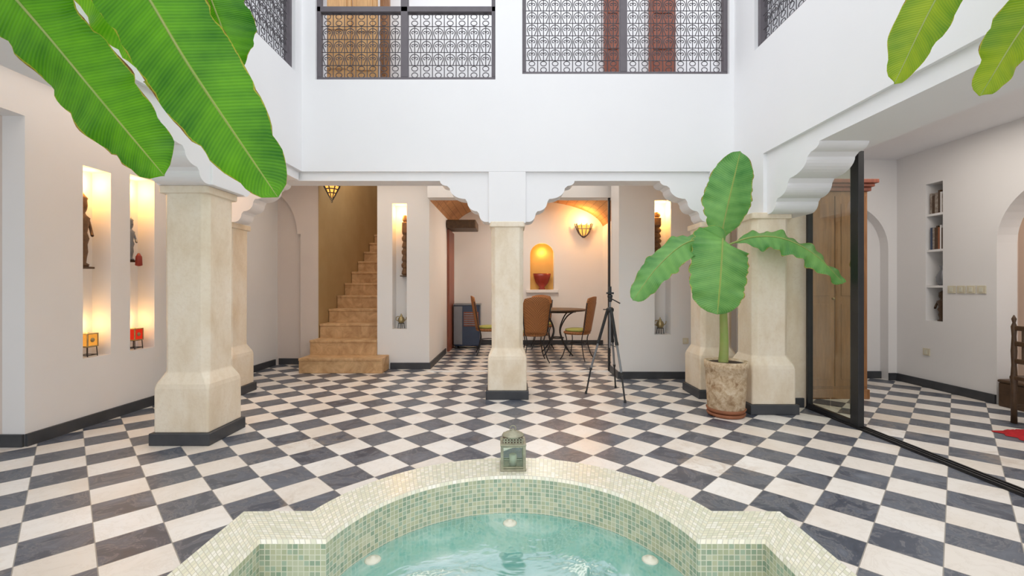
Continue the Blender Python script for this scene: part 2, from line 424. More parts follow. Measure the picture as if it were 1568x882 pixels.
# stair side block
slab('wall_stair_side', 'x', (-2.33, -1.43), (7.68, 7.93), (0, CE), [(-2.07, -1.82, .69, 2.86)], 'white_in')
box('wall_stair_side_core', (-2.33, -1.43), (7.93, 9.5), (0, CE), 'white_in')
box('wall_stair_side_upper', (-2.33, -2.1), (9.5, 13), (0, 6), 'tan')
boxes('baseboard_stair_side', [((-2.1, -1.405), (7.655, 7.678), (0, .11)), ((-1.428, -1.405), (7.678, 9.5), (0, .11))], 'dark')
# right block with niche
slab('wall_right_back', 'x', (1.65, 3.5), (6.85, 7.1), (0, CE), [(2.2, 2.45, .68, 2.75)], 'white_in')
box('wall_right_back_core', (1.65, 3.5), (7.1, 7.4), (0, CE), 'white_in')
boxes('baseboard_right_back', [((1.625, 3.48), (6.825, 6.848), (0, .11)), ((1.625, 1.648), (6.848, 7.4), (0, .11))], 'dark')
box('door_1', (1.61, 1.645), (7.42, 7.47), (0, 2.91), 'black')
box('wall_dining_lintel', (-1.43, 2.25), (7.5, 7.75), (2.93, CE + .5), 'white_in')
box('trim_16', (-1.42, 1.62), (7.40, 7.5), (0, .012), 'white_in')
# dining room
slab('wall_dining_back', 'x', (-1.6, 2.4), (11, 11.25), (0, 4), [(.45, 1.04, 1.36, 2.52)], 'white_in')
arc = [(.45, 2.52), (.45, 2.22)] + [(.745 - .295 * math.cos(a), 2.22 + .295 * math.sin(a)) for a in [i * pi / 16 for i in range(1, 16)]] + [(1.04, 2.22), (1.04, 2.52)]
extr('trim_17', arc, 'x', (11.001, 11.1), 'white_in')
box('wall_dining_niche_back', (.3, 1.2), (11.25, 11.3), (1.2, 2.7), 'ochre')
box('trim_18', (.35, 1.14), (10.93, 10.998), (1.28, 1.36), 'white_in', bev=.01)
box('wall_dining_left', (-1.6, -1.43), (9.5, 11), (0, 4), 'white_in')
box('wall_dining_right', (2.25, 2.4), (7.4, 11), (0, 4), 'white_in')
boxes('baseboard_dining', [((-1.43, 2.25), (10.975, 10.998), (0, .11))], 'dark')
vs, fs, uvs = [], [], []
for i in range(33):
    a = pi * i / 32; x = .41 - 1.86 * math.cos(a); z = 2.82 + .74 * math.sin(a)
    for y in (7.75, 11.0): vs.append((x, y, z)); uvs.append((i * .09, (y - 7.7)))
for i in range(32): fs.append((2 * i, 2 * i + 1, 2 * i + 3, 2 * i + 2))
mesh('ceiling_vault', vs, fs, 'brick', None, True, uvs)
box('wooden_mantel_beam', (-1.42, -.78), (9.6, 10.3), (2.70, 2.88), 'darkwood', bev=.02)
box('door_2', (-1.425, -1.38), (9.75, 10.6), (.0, 2.69), 'redwood')

# ceilings (slab between floors, galleries)
boxes('ceiling', [((-6.2, 3.5), (5.95, 8.15), (CE, CE + .1)), ((-6.2, -3.15), (-1.5, 5.95), (CE, CE + .1)),
                  ((3.46, 6.9), (-1.5, 7.1), (CE, CE + .1))], 'white')
# upper gallery walls seen through the grilles
box('wall_upper_back', (-4.4, 4.4), (7.3, 7.45), (CE + .1, 7), 'white')
box('wall_upper_left', (-4.6, -4.4), (-1.5, 7.4), (CE + .1, 7), 'white')
box('wall_upper_right', (4.4, 4.6), (-1.5, 7.4), (CE + .1, 7), 'white')
def leafdoor(name, x0, x1, z0, z1, mat, y=7.25):
    g = G(name)
    box('leaf', (x0, x1), (y - .03, y + .04), (z0, z1), mat, g)
    n = 5
    for k in range(n):
        h = (z1 - z0) / n
        box('panel_%d' % k, (x0 + .06, x1 - .06), (y - .05, y - .03), (z0 + h * k + .05, z0 + h * (k + 1) - .05), mat, g, .01)
leafdoor('shutter', -2.98, -2.42, 3.46, 6.4, 'palewood', 6.7)
leafdoor('shutter', -2.41, -2.05, 3.46, 6.4, 'palewood', 6.75)
leafdoor('shutter', -2.04, -1.90, 3.46, 6.4, 'wood', 6.9)
leafdoor('door_3', 1.50, 1.78, 3.46, 6.4, 'redwood', 7.25)
leafdoor('door_4', 2.24, 2.66, 3.46, 6.4, 'redwood', 7.25)

# right room
slab('wall_room_back', 'x', (3.46, 6.2), (6.75, 6.9), (0, CE), [(4.3, 5.72, .0, 2.72)], 'white_in')
arc = [(4.3, 2.72), (4.3, 2.0)] + [(5.01 - .71 * math.cos(a), 2.0 + .69 * math.sin(a)) for a in [i * pi / 24 for i in range(1, 24)]] + [(5.72, 2.0), (5.72, 2.72)]
extr('trim_19', arc, 'x', (6.75, 6.9), 'white_in')
box('wall_room_back_recess', (4.2, 5.85), (6.9, 7.0), (0, 2.8), 'white_in')
slab('wall_room_side', 'y', (-1.5, 6.75), (5.85, 6.1), (0, CE), [(6.03, 6.28, .94, 2.86), (3.96, 5.36, 0, 2.68)], 'white_in')
arc = [(3.96, 2.68), (3.96, 1.95)] + [(4.66 - .7 * math.cos(a), 1.95 + .7 * math.sin(a)) for a in [i * pi / 24 for i in range(1, 24)]] + [(5.36, 1.95), (5.36, 2.68)]
extr('trim_20', arc, 'y', (5.85, 6.1), 'white_in')
box('wall_room_niche_back', (6.1, 6.14), (5.9, 6.4), (.8, 3), 'white_in')
box('wall_alcove', (6.5, 6.6), (2, 6.3), (0, CE), 'pink')
box('wall_alcove_end', (6.1, 6.5), (5.7, 5.8), (0, CE), 'pink')
box('wall_room_divider', (3.5, 3.6), (5.6, 6.75), (0, CE), 'white_in')
box('wall_right_stub', (3.12, 3.46), (5.22, 5.6), (0, 2.87), 'beige')
boxes('baseboard_room', [((3.62, 4.3), (6.725, 6.748), (0, .11)), ((5.72, 5.83), (6.725, 6.748), (0, .11)), ((4.3, 5.72), (6.875, 6.898), (0, .11)),
                         ((5.825, 5.848), (5.36, 6.73), (0, .11)), ((5.825, 5.848), (-1.5, 3.96), (0, .11))], 'dark')
box('baseboard_right_stub', (3.2, 3.42), (5.195, 5.218), (0, .11), 'dark')

# ------------------------------------------------------------------ pillars
def pillar(name, cx, cy, cap=2.24):
    g = G(name, (cx, cy, 0))
    box('plinth', (-.27, .27), (-.27, .27), (0, .11), 'dark', g, .008)
    secs = [(.11, .245, .012), (.50, .245, .012), (.54, .24, .02), (.64, .20, .045), (.68, .20, .05), (cap - .07, .205, .05), (cap - .065, .225, .02), (cap, .225, .02)]
    vs, fs = [], []
    for z, h, c in secs:
        vs += [(-h + c, -h, z), (h - c, -h, z), (h, -h + c, z), (h, h - c, z), (h - c, h, z), (-h + c, h, z), (-h, h - c, z), (-h, -h + c, z)]
    for i in range(len(secs) - 1):
        for k in range(8): fs.append((i * 8 + k, i * 8 + (k + 1) % 8, (i + 1) * 8 + (k + 1) % 8, (i + 1) * 8 + k))
    fs += [tuple(range(7, -1, -1)), tuple(range(len(vs) - 8, len(vs)))]
    o = mesh('shaft', vs, fs, 'beige', g)
    b = o.modifiers.new('bev', 'BEVEL'); b.width = .008; b.segments = 2; b.limit_method = 'ANGLE'; b.angle_limit = .3
    return g
pillar('pillar', -.06, 5.82)
pillar('pillar', -2.95, 4.2, 2.32)
pillar('pillar', 2.9, 5.16)
pillar('pillar', 2.62, 5.86)
pillar('pillar', -3.79, 5.86)

# ------------------------------------------------------------------ stairs
lst = [((-3.495, -2.12), (7.27, 7.67), (0, .25))]
for n in range(1, 14):
    y = 7.27 + .4 * n
    lst.append(((-3.495, -2.335), (y, y + .42 if n < 13 else 12.9), (0, .25 * (n + 1))))
g = G('staircase')
boxes('steps', lst, 'stair', g, .012)
boxes('nosing', [((a[0], a[1] + .004), (b[0] - .015, b[0] + .02), (c[1] - .045, c[1] + .003)) for a, b, c in lst[:1]] +
      [((-3.494, -2.336), (b[0] - .015, b[0] + .02), (c[1] - .045, c[1] + .003)) for a, b, c in lst[1:]], 'stair', g, .01)

# ------------------------------------------------------------------ windows with wrought-iron grilles
def window(name, axis, u0, u1, z0, z1, d, posts, gh=.88, rows=5):
    """axis 'x' => plane y=d ; axis 'y' => plane x=d"""
    g = G(name)
    P = (lambda u, z: (u, d, z)) if axis == 'x' else (lambda u, z: (d, u, z))
    def fb(nm, a, b, c, e, t=.04):
        if axis == 'x': box(nm, (a, b), (d - t, d + t), (c, e), 'frame', g, .006)
        else: box(nm, (d - t, d + t), (a, b), (c, e), 'frame', g, .006)
    fb('sill', u0, u1, z0, z0 + .05)
    if gh < 1.1: fb('rail', u0, u1, z0 + gh, z0 + gh + .07)
    fb('head', u0, u1, z1 - .06, z1)
    fb('jamb_1', u0, u0 + .05, z0 + .05, z1 - .06); fb('jamb_2', u1 - .05, u1, z0 + .05, z1 - .06)
    for i, p in enumerate(posts): fb('post_%d' % i, p - .045, p + .045, z0 + .05, z1 - .06)
    edges = [u0 + .05]
    for p in posts: edges += [p - .05, p + .05]
    edges.append(u1 - .05)
    spl = []
    for k in range(0, len(edges), 2):
        a, b = edges[k], edges[k + 1]; n = max(1, round((b - a) / .145)); w = (b - a) / n
        za, zb = z0 + .05, z0 + gh; h = (zb - za) / rows
        for r in range(rows + 1): spl.append(([P(a, za + r * h), P(b, za + r * h)], False))
        for r in range(rows):
            zc = za + r * h
            for i in range(n):
                x = a + i * w; cx = x + w / 2
                if i: spl.append(([P(x, zc), P(x, zc + h)], False))
                if r in (0, rows - 1):
                    R = min(w, h / 2) * .48
                    for q in (.25, .75):
                        spl.append(([P(cx + R * math.cos(t * pi / 5), zc + h * q + R * .8 * math.sin(t * pi / 5)) for t in range(10)], True))
                else:
                    pts = [P(cx - w * .22, zc)]
                    for t in range(-2, 13): 
                        an = pi - t * pi / 10
                        pts.append(P(cx + w * .40 * math.cos(an), zc + h * .50 + w * .40 * math.sin(an)))
                    pts.append(P(cx + w * .22, zc)); spl.append((pts, False))
                    for sg in (-1, 1):
                        sc = []
                        for t in range(9):
                            an = t * pi / 4.5; R = w * .17 * (1 - t / 12)
                            sc.append(P(cx + sg * (w * .16 - R * math.cos(an) * .9), zc + h * .50 + R * math.sin(an)))
                        spl.append((sc, False))
                    spl.append(([P(cx, zc), P(cx, zc + h)], False))
    curves('grille', spl, .0055, 'iron', g, 0)
window('window_1', 'x', -2.48, -.21, 4.03, 5.32, 5.68, [-1.37])
window('window_2', 'x', .13, 2.74, 4.10, 5.32, 5.68, [1.42], 1.16, 7)
window('window_3', 'y', 1.5, 5.43, 4.05, 5.40, -2.73, [4.0, 2.7], 1.29, 8)
window('window_4', 'y', 1.5, 5.13, 4.14, 5.40, 2.88, [3.9, 2.7], 1.20, 7)

# ------------------------------------------------------------------ sliding glass door on the right
g = G('sliding_glass_door')
box('stile_front', (3.43, 3.49), (4.40, 4.50), (.02, 2.76), 'black', g, .004)
box('stile_second', (3.50, 3.55), (4.51, 4.60), (.02, 2.76), 'black', g, .004)
box('stile_back', (3.43, 3.49), (5.15, 5.18), (.02, 2.76), 'black', g)
box('bottom_rail', (3.44, 3.48), (4.50, 5.15), (.02, .06), 'black', g)
mesh('glass_pane', [(3.46, 4.50, .06), (3.46, 5.15, .06), (3.46, 5.15, 2.76), (3.46, 4.50, 2.76)], [(0, 3, 2, 1)], 'glass', g)
boxes('track', [((3.43, 3.445), (-1, 5.19), (0, .02)), ((3.47, 3.485), (-1, 5.19), (0, .02)), ((3.51, 3.525), (-1, 5.19), (0, .02)), ((3.42, 3.54), (-1, 5.19), (0, .006))], 'black', g)

# ------------------------------------------------------------------ fountain pool
def quarter(front_c, front_R, a_end, cy, cx_edge, sideY, sc_x, sc_R, xmax):
    C0 = .55; p = []
    for k in range(25):
        a = pi / 2 + (a_end - pi / 2) * k / 24
        p.append((front_R * math.cos(a), front_c + front_R * math.sin(a)))
    e = p[-1]
    for k in range(1, 7): p.append((e[0] + (cx_edge - e[0]) * k / 6, e[1] + (cy - e[1]) * k / 6))
    for k in range(1, 9): p.append((cx_edge, cy + (sideY - cy) * k / 8))
    a0 = math.atan2(sideY - C0, cx_edge - sc_x)
    for k in range(1, 15):
        a = a0 * (1 - k / 14); p.append((sc_x + sc_R * math.cos(a), C0 + sc_R * math.sin(a)))
    return p
def close(q):
    C0 = .55
    r = q + [(x, 2 * C0 - y) for x, y in reversed(q[:-1])]
    return r + [(-x, y) for x, y in reversed(r[1:-1])]
outer = close(quarter(1.583, .917, math.radians(20.5), 1.9, 1.15, 1.2, .906, .694, 1.6))
inner = close(quarter(1.525, .715, math.radians(11.7), 1.67, .95, 1.1, .813, .567, 1.38))
N = len(outer); ZR = .45; ZW = .265
g = G('fountain_pool')
def strip(name, A, za, B, zb, mat, sub=1):
    vs, uvs, fs = [], [], []
    s = 0
    for i in range(N + 1):
        j = i % N
        if i: s += (Vector(A[j]) - Vector(A[i - 1])).length * .5 + (Vector(B[j]) - Vector(B[i - 1])).length * .5
        a = Vector((*A[j], za)); b = Vector((*B[j], zb))
        vs += [a, b]; uvs += [(s, 0), (s, (a - b).length)]
    for i in range(N): fs.append((2 * i, 2 * i + 2, 2 * i + 3, 2 * i + 1))
    return mesh(name, vs, fs, mat, g, False, uvs)
def off(P, Q, f): return [(p[0] + (q[0] - p[0]) * f, p[1] + (q[1] - p[1]) * f) for p, q in zip(P, Q)]
o1, i1 = off(outer, inner, .05), off(outer, inner, .95)
strip('rim_top', o1, ZR, i1, ZR, 'mosaic_rim')
strip('rim_bevel_outer', outer, ZR - .012, o1, ZR, 'mosaic_rim')
strip('rim_bevel_inner', i1, ZR, inner, ZR - .012, 'mosaic_rim')
strip('outer_wall', outer, 0.001, outer, ZR - .012, 'mosaic_rim')
strip('inner_wall', inner, ZR - .012, inner, .02, 'mosaic_in')
mesh('basin_floor', [(x, y, .02) for x, y in inner], [tuple(range(N))], 'mosaic_in', g, False, [(x, y) for x, y in inner])
mesh('water', [(x, y, ZW) for x, y in inner], [tuple(range(N))], 'water', g)
for i, (x, y) in enumerate([(-.01, 2.14), (-.58, 1.85), (.575, 1.85)]):
    lathe('nozzle_%d' % i, [(.032, .0), (.034, .006), (.026, .012), (.012, .014), (.010, .020), (.002, .021)], (x, y, ZW - .003), 'cream', g, 20)

# ------------------------------------------------------------------ lanterns
def lantern(name, loc, w=.12, h=.22, glassm='lglass', metal='pewter', rz=0):
    g = G(name, loc, rz); a = w / 2; b = h * .60
    box('base', (-a * 1.08, a * 1.08), (-a * 1.08, a * 1.08), (0, h * .05), metal, g, .003)
    box('top_plate', (-a * 1.08, a * 1.08), (-a * 1.08, a * 1.08), (b, b + h * .04), metal, g, .003)
    boxes('posts', [((sx * a - .007, sx * a + .007), (sy * a - .007, sy * a + .007), (0, b)) for sx in (-.93, .93) for sy in (-.93, .93)], metal, g)
    k = a * .90; zb, zt = h * .05, b
    mesh('panes', [(-k, -k, zb), (k, -k, zb), (k, k, zb), (-k, k, zb), (-k, -k, zt), (k, -k, zt), (k, k, zt), (-k, k, zt)],
         [(0, 1, 5, 4), (1, 2, 6, 5), (2, 3, 7, 6), (3, 0, 4, 7)], glassm, g)
    z1 = b + h * .04
    mesh('roof_drum', [(-a * .86, -a * .86, z1), (a * .86, -a * .86, z1), (a * .86, a * .86, z1), (-a * .86, a * .86, z1),
                  (-a * .80, -a * .80, z1 + h * .14), (a * .80, -a * .80, z1 + h * .14), (a * .80, a * .80, z1 + h * .14), (-a * .80, a * .80, z1 + h * .14)], BF, 'darkwood', g)
    boxes('drum_fretwork', [((x - .004, x + .004), (-a * .90, -a * .82), (z1 + .002, z1 + h * .14)) for x in [a * (-.75 + .25 * i) for i in range(7)]] +
          [((-a * .87, a * .87), (-a * .90, -a * .82), (z1 + h * q, z1 + h * (q + .02))) for q in (0, .06, .12)], metal, g)
    lathe('dome', [(a * .95, 0), (a * .92, h * .02), (a * .7, h * .06), (a * .35, h * .10), (a * .12, h * .12), (a * .1, h * .15)], (0, 0, z1 + h * .14), metal, g, 16)
    lathe('candle', [(a * .32, 0), (a * .32, h * .25), (a * .25, h * .26)], (0, 0, h * .05), 'cream', g, 12)
    R = a * .26
    curves('ring', [([(R * math.cos(t), 0, z1 + h * .30 + R * math.sin(t)) for t in [i * pi / 6 for i in range(12)]], True)], .0025, metal, g)
    boxes('band', [((-a * .97, a * .97), (s * a * .97 - .002, s * a * .97 + .002), (z, z + h * .03)) for s in (-1, 1) for z in (h * .07, b - h * .035)], metal, g)
    return g
lantern('lantern', (0.005, 2.365, ZR), .125, .215, rz=.03)

def candle_holder(name, loc, glassm, rz=0, s=1):
    """small glowing box lamp on wrought-iron legs"""
    g = G(name, loc, rz, s)
    leg = [([(sx * .055, sy * .055, .0), (sx * .05, sy * .05, .10)], False) for sx in (-1, 1) for sy in (-1, 1)]
    ring = [([(-.05, -.05, .1), (.05, -.05, .1), (.05, .05, .1), (-.05, .05, .1)], True), ([(-.055, -.055, .015), (.055, -.055, .015), (.055, .055, .015), (-.055, .055, .015)], True)]
    curves('stand', leg + ring, .005, 'black', g)
    box('glass_box', (-.055, .055), (-.055, .055), (.105, .235), glassm, g, .004)
    boxes('rims', [((-.06, .06), (-.06, .06), (.10, .112)), ((-.06, .06), (-.06, .06), (.23, .24))], 'brass', g)
    boxes('corner_posts', [((sx * .056 - .005, sx * .056 + .005), (sy * .056 - .005, sy * .056 + .005), (.1, .24)) for sx in (-1, 1) for sy in (-1, 1)], 'brass', g)
    lathe('medallion', [(.022, 0), (.02, .006), (.004, .01)], (0, 0, .238), 'brass', g, 12)
    for sg in (-1, 1):
        o = lathe('side_medallion_%d' % sg, [(.024, 0), (.02, .005), (.004, .007)], (0, 0, 0), 'brass', g, 12)
        o.rotation_euler = (0, sg * pi / 2, 0); o.location = (sg * .055, 0, .17)
    return g
candle_holder('candle_lantern', (-4.40, 4.6, .692), 'amber_soft', 0, 1.0)
candle_holder('candle_lantern', (-4.40, 5.17, .692), 'red_soft', 0, 1.0)

def statue(name, loc, H, s=1, mat='darkwood', rz=0, arms=True):
    g = G(name, loc, rz)
    prof = [(.05, 0), (.055, .03), (.03, .05), (.035, .12), (.045, .2), (.04, .3), (.055, .38), (.038, .46), (.055, .6), (.062, .66), (.03, .7), (.022, .73), (.035, .77), (.042, .83), (.038, .9), (.045, .93), (.02, .97), (.008, 1.0)]
    lathe('body', [(r * s, z * H) for r, z in prof], (0, 0, 0), mat, g, 16, 1, .75)
    if arms:
        for sg in (-1, 1):
            curves('arm_%d' % (sg + 1), [(catmull([(sg * .055 * s, 0, .65 * H), (sg * .075 * s, -.01, .5 * H), (sg * .05 * s, -.045 * s, .42 * H)], 8), False)], .012 * s, mat, g)
    lathe('nose', [(.008 * s, 0), (.003, .05 * H)], (0, -.032 * s, .81 * H), mat, g, 6)
    return g
def totem(name, loc, H, w, rz=0):
    """flat carved panel-like figure with stacked knops"""
    g = G(name, loc, rz)
    n = 9; prof = []
    for i in range(n):
        z = i / n * H; h = H / n; k = 1 - .25 * (i / n)
        prof += [(w * .62 * k, z + .02 * h), (w * k, z + .25 * h), (w * k * (.9 + .2 * (i % 2)), z + .6 * h), (w * .66 * k, z + .95 * h)]
    prof.append((w * .15, H))
    lathe('carving', prof, (0, 0, 0), 'carved', g, 14, 1, .6, smooth=False)
    box('mask', (-w * .75, w * .75), (-w * .75, w * .2), (H * .70, H * .88), 'carved', g, .012)
    return g
totem('carved_wooden_totem', (-1.885, 7.82, 1.622), 1.06, .06)
totem('carved_wooden_totem', (2.28, 6.98, 1.852), .74, .07)
statue('carved_wooden_figure', (-4.42, 4.57, 1.622), .76, 1.1, 'carved', rz=pi / 2)
g = statue('carved_hand_ornament', (-4.42, 5.14, 1.722), .50, .85, 'greymetal', pi / 2)
lathe('tassel', [(.01, .14), (.03, .1), (.035, 0), (.01, -.01)], (0, -.10, -.06), 'redbowl', g, 12)
box('niche_shelf', (-4.498, -4.36), (4.50, 4.64), (1.60, 1.62), 'darkwood')
box('niche_shelf', (-4.498, -4.36), (5.08, 5.2), (1.70, 1.72), 'darkwood')
box('niche_shelf', (-1.96, -1.825), (7.77, 7.93), (1.60, 1.62), 'darkwood')
box('niche_shelf', (2.205, 2.36), (6.93, 7.1), (1.83, 1.85), 'darkwood')
def teapot(name, loc):
    g = G(name, loc)
    curves('stand', [([(.06 * math.cos(a), .06 * math.sin(a), .0), (.045 * math.cos(a), .045 * math.sin(a), .09)], False) for a in (0, pi / 2, pi, 3 * pi / 2)] +
           [([(.05 * math.cos(t * pi / 6), .05 * math.sin(t * pi / 6), .09) for t in range(12)], True)], .005, 'black', g)
    lathe('pot', [(.03, .09), (.055, .12), (.06, .15), (.045, .19), (.02, .21), (.025, .22), (.008, .24), (.01, .25), (.002, .26)], (0, 0, 0), 'brass', g, 18)
    curves('spout', [(catmull([(.05, 0, .13), (.085, 0, .16), (.095, 0, .2)], 8), False), (catmull([(-.05, 0, .13), (-.09, 0, .15), (-.08, 0, .2), (-.03, 0, .21)], 10), False)], .007, 'brass', g)
teapot('brass_teapot', (-1.945, 7.80, .692))
teapot('brass_teapot', (2.325, 6.97, .682))

# ------------------------------------------------------------------ pendant lantern near the stairs
g = G('pendant_lantern', (-2.84, 7.0, 2.78))
cyl('rod', (0, 0, .3), (0, 0, .55), .008, .008, 'black', g)
lathe('canopy', [(.05, 0), (.06, .02), (.02, .04)], (0, 0, .53), 'black', g)
lathe('shade', [(.012, 0), (.06, .09), (.115, .2)], (0, 0, .02), 'amber', g, 8, smooth=False)
lathe('crown', [(.125, .22), (.13, .235), (.05, .30), (.01, .33)], (0, 0, 0), 'black', g, 8, smooth=False)
curves('ribs', [([(.014 * math.cos(a), .014 * math.sin(a), .01), (.066 * math.cos(a), .066 * math.sin(a), .11), (.125 * math.cos(a), .125 * math.sin(a), .225)], False) for a in [k * pi / 4 for k in range(8)]] +
       [([(r * math.cos(t * pi / 4), r * math.sin(t * pi / 4), z) for t in range(8)], True) for r, z in ((.068, .11), (.098, .17), (.125, .225))], .010, 'black', g)
lathe('finial', [(.003, -.04), (.015, -.02), (.012, 0), (.02, .02)], (0, 0, 0), 'black', g, 8)
point('lamp_pendant', (-2.84, 6.85, 2.70), 3)

# ------------------------------------------------------------------ sconce in dining room
g = G('wall_sconce', (1.76, 10.9, 2.70))
lathe('glass_shade', [(.03, -.02), (.10, .05), (.15, .14), (.17, .24)], (0, 0, 0), 'amber', g, 16)
curves('straps', [(catmull([(.02 * math.cos(a), .02 * math.sin(a), -.06), (.12 * math.cos(a), .12 * math.sin(a), .03), (.18 * math.cos(a), .18 * math.sin(a), .16), (.22 * math.cos(a), .22 * math.sin(a), .28)], 8), False) for a in [k * pi / 5 for k in range(10)]] +
       [([(.17 * math.cos(t * pi / 8), .17 * math.sin(t * pi / 8), .15) for t in range(16)], True)], .012, 'iron', g)
for o in list(g.children): o.scale = (1, .4, 1)
point('lamp_sconce', (1.76, 10.72, 3.05), 28, (1, .48, .13), .05)

# bowl in dining niche
g = G('red_bowl', (.75, 11.10, 1.362))
lathe('bowl', [(.08, 0), (.09, .02), (.06, .05), (.16, .16), (.22, .32), (.235, .40), (.215, .40), (.19, .30), (.12, .18), (.02, .12)], (0, 0, 0), 'redbowl', g, 28, .95, .5)
point('lamp_niche_dining', (.75, 11.15, 2.3), 3.5, (1, .50, .12), .03)

# gas heater
g = G('gas_heater', (-1.04, 10.4, 0))
box('body', (-.30, .30), (-.2, .2), (.06, 1.02), 'navy', g, .03)
box('top_lid', (-.31, .31), (-.21, .21), (1.0, 1.04), 'greymetal', g, .01)
box('side_panel', (-.302, -.1), (-.212, -.19), (.1, .98), 'greymetal', g, .01)
boxes('burner_grille', [((-.06, .26), (-.215, -.2), (.55 + i * .05, .57 + i * .05)) for i in range(6)], 'greymetal', g)
box('burner', (-.07, .27), (-.208, -.195), (.52, .85), 'redwood', g)
boxes('casters', [((sx * .25 - .03, sx * .25 + .03), (sy * .15 - .03, sy * .15 + .03), (0, .06)) for sx in (-1, 1) for sy in (-1, 1)], 'black', g)

# ------------------------------------------------------------------ dining table & chairs
g = G('dining_table', (.95, 9.4, 0))
lathe('top', [(.60, .0), (.62, .015), (.62, .03), (.60, .04)], (0, 0, .92), 'darkwood', g, 40)
spl = []
for k in range(4):
    a = pi / 4 + k * pi / 2; c, s = math.cos(a), math.sin(a)
    spl.append((catmull([(c * r, s * r, z) for r, z in ((.42, 0.01), (.30, .12), (.14, .35), (.10, .55), (.26, .8), (.45, .92))], 20), False))
spl += [([(.14 * math.cos(t * pi / 8), .14 * math.sin(t * pi / 8), .35) for t in range(16)], True), ([(.4 * math.cos(t * pi / 8), .4 * math.sin(t * pi / 8), .9) for t in range(16)], True)]
curves('legs', spl, .014, 'black', g)

def wicker_chair(loc, rz, s=1.2):
    g = G('dining_chair', loc, rz, s)   # front faces -Y, back at +Y
    vs, fs = [], []
    nz, nx = 12, 8
    for side in (0, .025):
        for i in range(nz + 1):
            t = i / nz; z = .46 + t * .54; hw = .17 + .05 * t
            if t > .85: hw -= (t - .85) * .25
            for j in range(nx + 1):
                u = j / nx * 2 - 1
                vs.append((u * hw, .20 + t * .09 + side - .045 * (u * u) + .0, z + (.03 * (1 - u * u) if i == nz else 0)))
    W = nx + 1; K = (nz + 1) * W
    for i in range(nz):
        for j in range(nx):
            a = i * W + j; fs.append((a, a + 1, a + W + 1, a + W)); fs.append((K + a, K + a + W, K + a + W + 1, K + a + 1))
    per = [j for j in range(W)] + [i * W + nx for i in range(1, nz + 1)] + [nz * W + j for j in range(nx - 1, -1, -1)] + [i * W for i in range(nz - 1, 0, -1)]
    for a, b in zip(per, per[1:] + per[:1]): fs.append((a, a + K, b + K, b))
    mesh('wicker_back', vs, fs, 'wicker', g, True)
    lathe('seat_rim', [(.20, .0), (.22, .015), (.22, .035), (.20, .045)], (0, 0, .415), 'wicker', g, 28)
    lathe('seat_cushion', [(.17, .0), (.195, .015), (.19, .035), (.12, .048)], (0, 0, .46), 'cushion', g, 28)
    spl = []
    for sx, sy in ((-1, -1), (1, -1), (-1, 1), (1, 1)):
        spl.append((catmull([(sx * .15, sy * .15, .43), (sx * .13, sy * .13, .3), (sx * .17, sy * .17, .1), (sx * .21, sy * .21, 0.008)], 12), False))
    spl.append(([(.14 * math.cos(t * pi / 6), .14 * math.sin(t * pi / 6), .26) for t in range(12)], True))
    for sg in (-1, 1): spl.append((catmull([(sg * .165, .15, .43), (sg * .18, .18, .5), (sg * .225, .25, .93)], 10), False))
    curves('iron_frame', spl, .009, 'black', g)
wicker_chair((.42, 8.45, 0), pi + .1)
wicker_chair((-.5, 9.4, 0), pi / 2 + .1)
wicker_chair((1.28, 8.75, 0), -pi / 2 - .5)
wicker_chair((.7, 10.35, 0), 0)

# ------------------------------------------------------------------ tripod
g = G('camera_tripod', (1.28, 5.8, 0))
hub = Vector((0, 0, 1.12))
feet = [Vector((-.30, .08, 0)), Vector((.10, -.38, 0)), Vector((.17, .42, 0))]
for i, f in enumerate(feet):
    d = f - hub
    off_ = Vector((d.x, d.y, 0)).normalized() * .03
    a, b, c, e = hub + off_, hub + off_ + d * .38, hub + off_ + d * .70, f + Vector((0, 0, .0))
    cyl('leg_%d_upper' % i, a, b, .019, .019, 'black', g); cyl('leg_%d_mid' % i, b, c, .014, .014, 'greymetal', g)
    cyl('leg_%d_lower' % i, c, e, .011, .011, 'black', g); cyl('leg_%d_lock' % i, b - d * .015, b + d * .02, .023, .023, 'black', g, 10)
    cyl('leg_%d_lock2' % i, c - d * .012, c + d * .015, .018, .018, 'black', g, 10)
    cyl('leg_%d_foot' % i, e + Vector((0, 0, 0)), e + Vector((0, 0, .035)), .018, .013, 'black', g, 10)
    cyl('spreader_%d' % i, (0, 0, .66), hub + off_ + d * .42, .005, .005, 'black', g, 6)
cyl('column', (0, 0, .62), (0, 0, 1.24), .013, .013, 'greymetal', g)
lathe('collar', [(.03, 0), (.05, .02), (.05, .05), (.03, .07)], (0, 0, 1.08), 'black', g, 14)
lathe('ball_head', [(.022, 0), (.032, .03), (.02, .04), (.034, .06), (.034, .085), (.015, .1)], (0, 0, 1.22), 'black', g, 14)
box('quick_plate', (-.045, .045), (-.03, .03), (1.32, 1.345), 'black', g, .004)
cyl('pan_handle', (.02, 0, 1.26), (.12, -.05, 1.2), .007, .009, 'black', g, 8)
cyl('crank', (-.03, 0, 1.12), (-.09, 0, 1.12), .006, .006, 'black', g, 8)
box('phone_clamp', (-.018, .018), (-.01, .01), (1.345, 1.42), 'black', g, .003)

